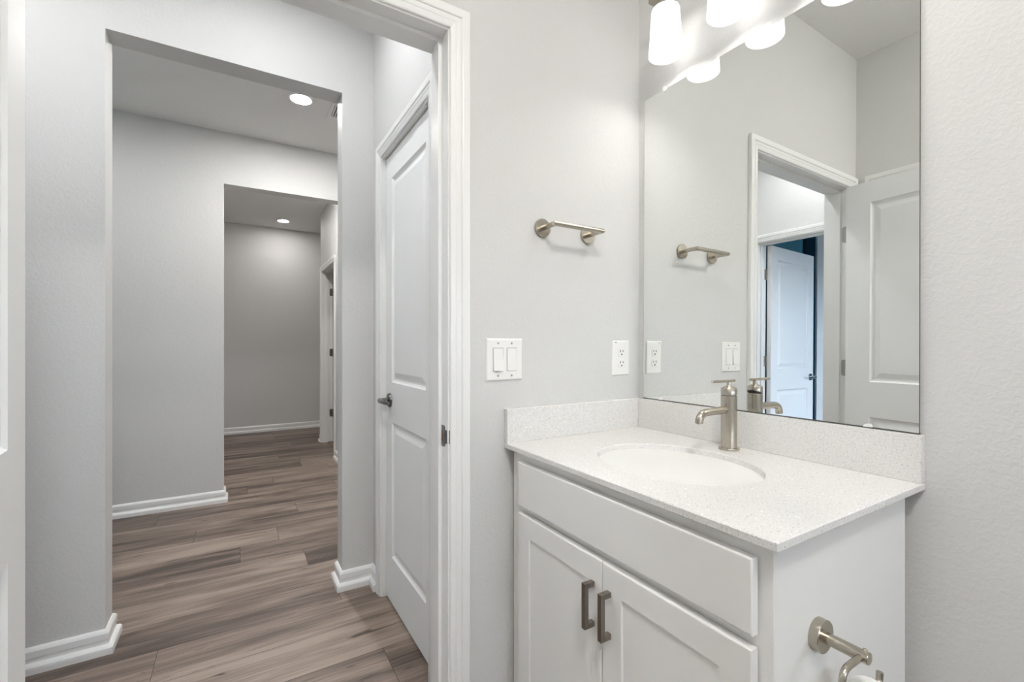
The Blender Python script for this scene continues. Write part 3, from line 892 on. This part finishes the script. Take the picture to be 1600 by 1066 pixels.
s = MB().add([(1.1125, YA - 0.0062, 1.1845), (1.1225, YA - 0.0062, 1.1845), (1.1205, YA - 0.0062, 1.1800), (1.1160, YA - 0.0062, 1.1800),
              (1.1125, YA - 0.0058, 1.1845), (1.1225, YA - 0.0058, 1.1845), (1.1205, YA - 0.0058, 1.1800), (1.1160, YA - 0.0058, 1.1800)],
             [(0, 1, 2, 3), (4, 5, 6, 7), (0, 1, 5, 4), (1, 2, 6, 5), (2, 3, 7, 6), (3, 0, 4, 7)])
s.build('sticker', M['sticker'], ou)

# ------------------------------------------------------------------ toilet paper holder on the cabinet side, with its roll
tp = thing('toilet_paper_holder', 'brushed nickel toilet paper holder on the vanity side', 'toilet paper holder', (0.826, VY0, 0.6945))
PX, PZ = 0.826, 0.6945
MB().lathe((PX, VY0, PZ), (0, -1, 0), [(0, -0.0003), (0.0258, -0.0003), (0.0265, 0.0008), (0.0265, 0.0140), (0.0255, 0.0150), (0, 0.0150)], 56).build('rosette', M['nickel'], tp)
m = MB(); m.cyl((PX, VY0 - 0.014, PZ), (PX, 0.3115, PZ), 0.0096, 32, 0.0008); po_ = m.build('post', M['nickel'], tp)
MB().cyl((PX + 0.002, 0.3185, PZ + 0.006), (PX + 0.002, 0.3185, PZ + 0.0116), 0.0030, 14, 0.0004).build('set_screw', M['nickel'], po_)
YT = 0.3215
arm = [(PX - 0.005, YT, PZ), (0.797, YT, PZ)] + bezier_fillet((0.782, YT, PZ), (0.7645, YT, PZ), (0.7620, YT, PZ - 0.016), 8) + [(0.7605, YT, PZ - 0.040)] + \
      bezier_fillet((0.7600, YT, 0.645), (0.7600, YT, 0.629), (0.775, YT, 0.629), 8) + [(0.84, YT, 0.629)] + bezier_fillet((0.876, YT, 0.629), (0.886, YT, 0.629), (0.8875, YT, 0.637), 6) + [(0.8885, YT, 0.646)]
MB().tube(arm, 0.0050, 20).build('arm', M['nickel'], tp)
roll = thing('toilet_paper_roll', 'white toilet paper roll hanging on the holder', 'toilet paper', (0.822, YT, 0.601))
m = MB(); m.lathe((0.774, YT, 0.601), (1, 0, 0), [(0.0212, 0), (0.0385, 0), (0.0398, 0.002), (0.0398, 0.096), (0.0385, 0.098), (0.0212, 0.098), (0.0212, 0)], 56)
m.build('paper', M['paper'], roll)
m = MB(); m.lathe((0.774, YT, 0.601), (1, 0, 0), [(0.0212, 0.0003), (0.0212, 0.0977), (0.0203, 0.0977), (0.0203, 0.0003), (0.0212, 0.0003)], 40); m.build('core', M['card'], roll)

# ------------------------------------------------------------------ vanity light
vl = thing('vanity_light', 'three shade vanity light above the mirror', 'vanity light', (XB, 0.758, 2.30))
MB().box(XB - 0.022, XB, 0.668, 0.848, 2.25, 2.37, 0.004).build('backplate', M['nickel'], vl)
MB().box(1.129, 1.153, 0.500, 1.022, 2.266, 2.290, 0.002).box(1.150, XB - 0.02, 0.746, 0.770, 2.270, 2.286, 0.001).build('bar', M['nickel'], vl)
for y in (0.964, 0.758, 0.552):
    c = (1.141, y, 0)
    m = MB(); m.lathe(c, (0, 0, 1), [(0.0500, 2.0745), (0.0508, 2.0755), (0.0420, 2.212), (0.0405, 2.216), (0.020, 2.217), (0.020, 2.2140), (0.0390, 2.2130), (0.0400, 2.210), (0.0480, 2.0765), (0.0500, 2.0745)], 56)
    shd = m.build('shade', M['shade'], vl)
    m = MB(); m.lathe(c, (0, 0, 1), [(0, 2.2140), (0.0215, 2.2142), (0.0215, 2.2185), (0.017, 2.224), (0.017, 2.262), (0.0, 2.266)], 32); m.build('socket', M['nickel'], shd)
    m = MB(); m.lathe(c, (0, 0, 1), [(0, 2.088), (0.013, 2.090), (0.023, 2.099), (0.028, 2.113), (0.028, 2.124), (0.022, 2.148), (0.014, 2.174), (0.013, 2.212), (0, 2.2135)], 32); m.build('bulb', M['bulb'], shd)

# ------------------------------------------------------------------ ceiling lights and vent
def can_light(x, y, label, mat):
    t = thing('recessed_light', label, 'ceiling light', (x, y, CEIL), 'recessed ceiling lights')
    MB().lathe((x, y, CEIL), (0, 0, -1), [(0.060, 0.0), (0.078, 0.0), (0.078, 0.002), (0.072, 0.006), (0.066, 0.0075), (0.060, 0.006), (0.060, 0.0)], 48).build('trim_ring', M['ventmetal'], t)
    MB().lathe((x, y, CEIL), (0, 0, -1), [(0.0, 0.0005), (0.0640, 0.0005), (0.0640, 0.0060), (0.050, 0.0075), (0.0, 0.0080)], 48).build('lens', mat, t)
can_light(0.355, 3.224, 'bright round recessed light just beyond the first opening', M['can_near'])
can_light(0.511, 6.520, 'round recessed light by the far end wall', M['can_far'])
can_light(-0.85, 1.70, 'unseen fill light added over the hallway by the blue room', M['can_fill'])  # added out of view to brighten the hallway, like the next one
can_light(0.12, 1.70, 'unseen fill light added over the hallway by the closet door', M['can_fill'])
can_light(-1.15, 3.224, 'unseen fill light added at the left end of the passage', M['can_fill'])  # added out of view to even the passage light, both ends
can_light(1.55, 3.224, 'unseen fill light added at the right end of the passage', M['can_fill'])
can_light(0.30, 4.62, 'unseen fill light added just inside the far hallway', M['can_fill_inner'])  # added out of view to soften the far wall's falloff
bl = thing('added_fill_dome', 'unseen opal dome added on the bathroom ceiling for fill light', 'ceiling light', (0.04, -0.42, CEIL))  # dome added out of view as the bathroom's general fill
MB().lathe((0.04, -0.42, CEIL), (0, 0, -1), [(0, 0), (0.165, 0), (0.165, 0.018), (0.155, 0.022), (0, 0.022)], 48).build('base', M['nickel'], bl)
MB().lathe((0.04, -0.42, CEIL), (0, 0, -1), [(0.152, 0.022), (0.150, 0.040), (0.125, 0.068), (0.08, 0.085), (0.0, 0.092)], 48).build('dome', M['dome'], bl)

vent = thing('ceiling_vent', 'white ceiling air vent beside the recessed light', 'air vent', (0.625, 3.27, CEIL))
vx0, vx1, vy0, vy1 = 0.535, 0.715, 3.165, 3.375
m = MB()
for bb in ((vx0, vx0 + 0.022, vy0, vy1), (vx1 - 0.022, vx1, vy0, vy1), (vx0 + 0.022, vx1 - 0.022, vy0, vy0 + 0.022), (vx0 + 0.022, vx1 - 0.022, vy1 - 0.022, vy1)):
    m.box(*bb, CEIL - 0.008, CEIL, 0.001)
m.build('frame', M['ventmetal'], vent)
MB().box(vx0 + 0.02, vx1 - 0.02, vy0 + 0.02, vy1 - 0.02, CEIL - 0.0012, CEIL - 0.0002).build('backing', M['dark'], vent)
for i in range(8):
    xc = vx0 + 0.030 + i * 0.0172
    s = MB()
    dx = 0.006
    s.add([(xc - dx, vy0 + 0.022, CEIL - 0.009), (xc + dx, vy0 + 0.022, CEIL - 0.002), (xc + dx, vy1 - 0.022, CEIL - 0.002), (xc - dx, vy1 - 0.022, CEIL - 0.009),
           (xc - dx + 0.0012, vy0 + 0.022, CEIL - 0.010), (xc + dx + 0.0012, vy0 + 0.022, CEIL - 0.003), (xc + dx + 0.0012, vy1 - 0.022, CEIL - 0.003), (xc - dx + 0.0012, vy1 - 0.022, CEIL - 0.010)],
          [(0, 1, 2, 3), (4, 5, 6, 7), (0, 1, 5, 4), (1, 2, 6, 5), (2, 3, 7, 6), (3, 0, 4, 7)])
    s.build('slat', M['ventmetal'], vent)
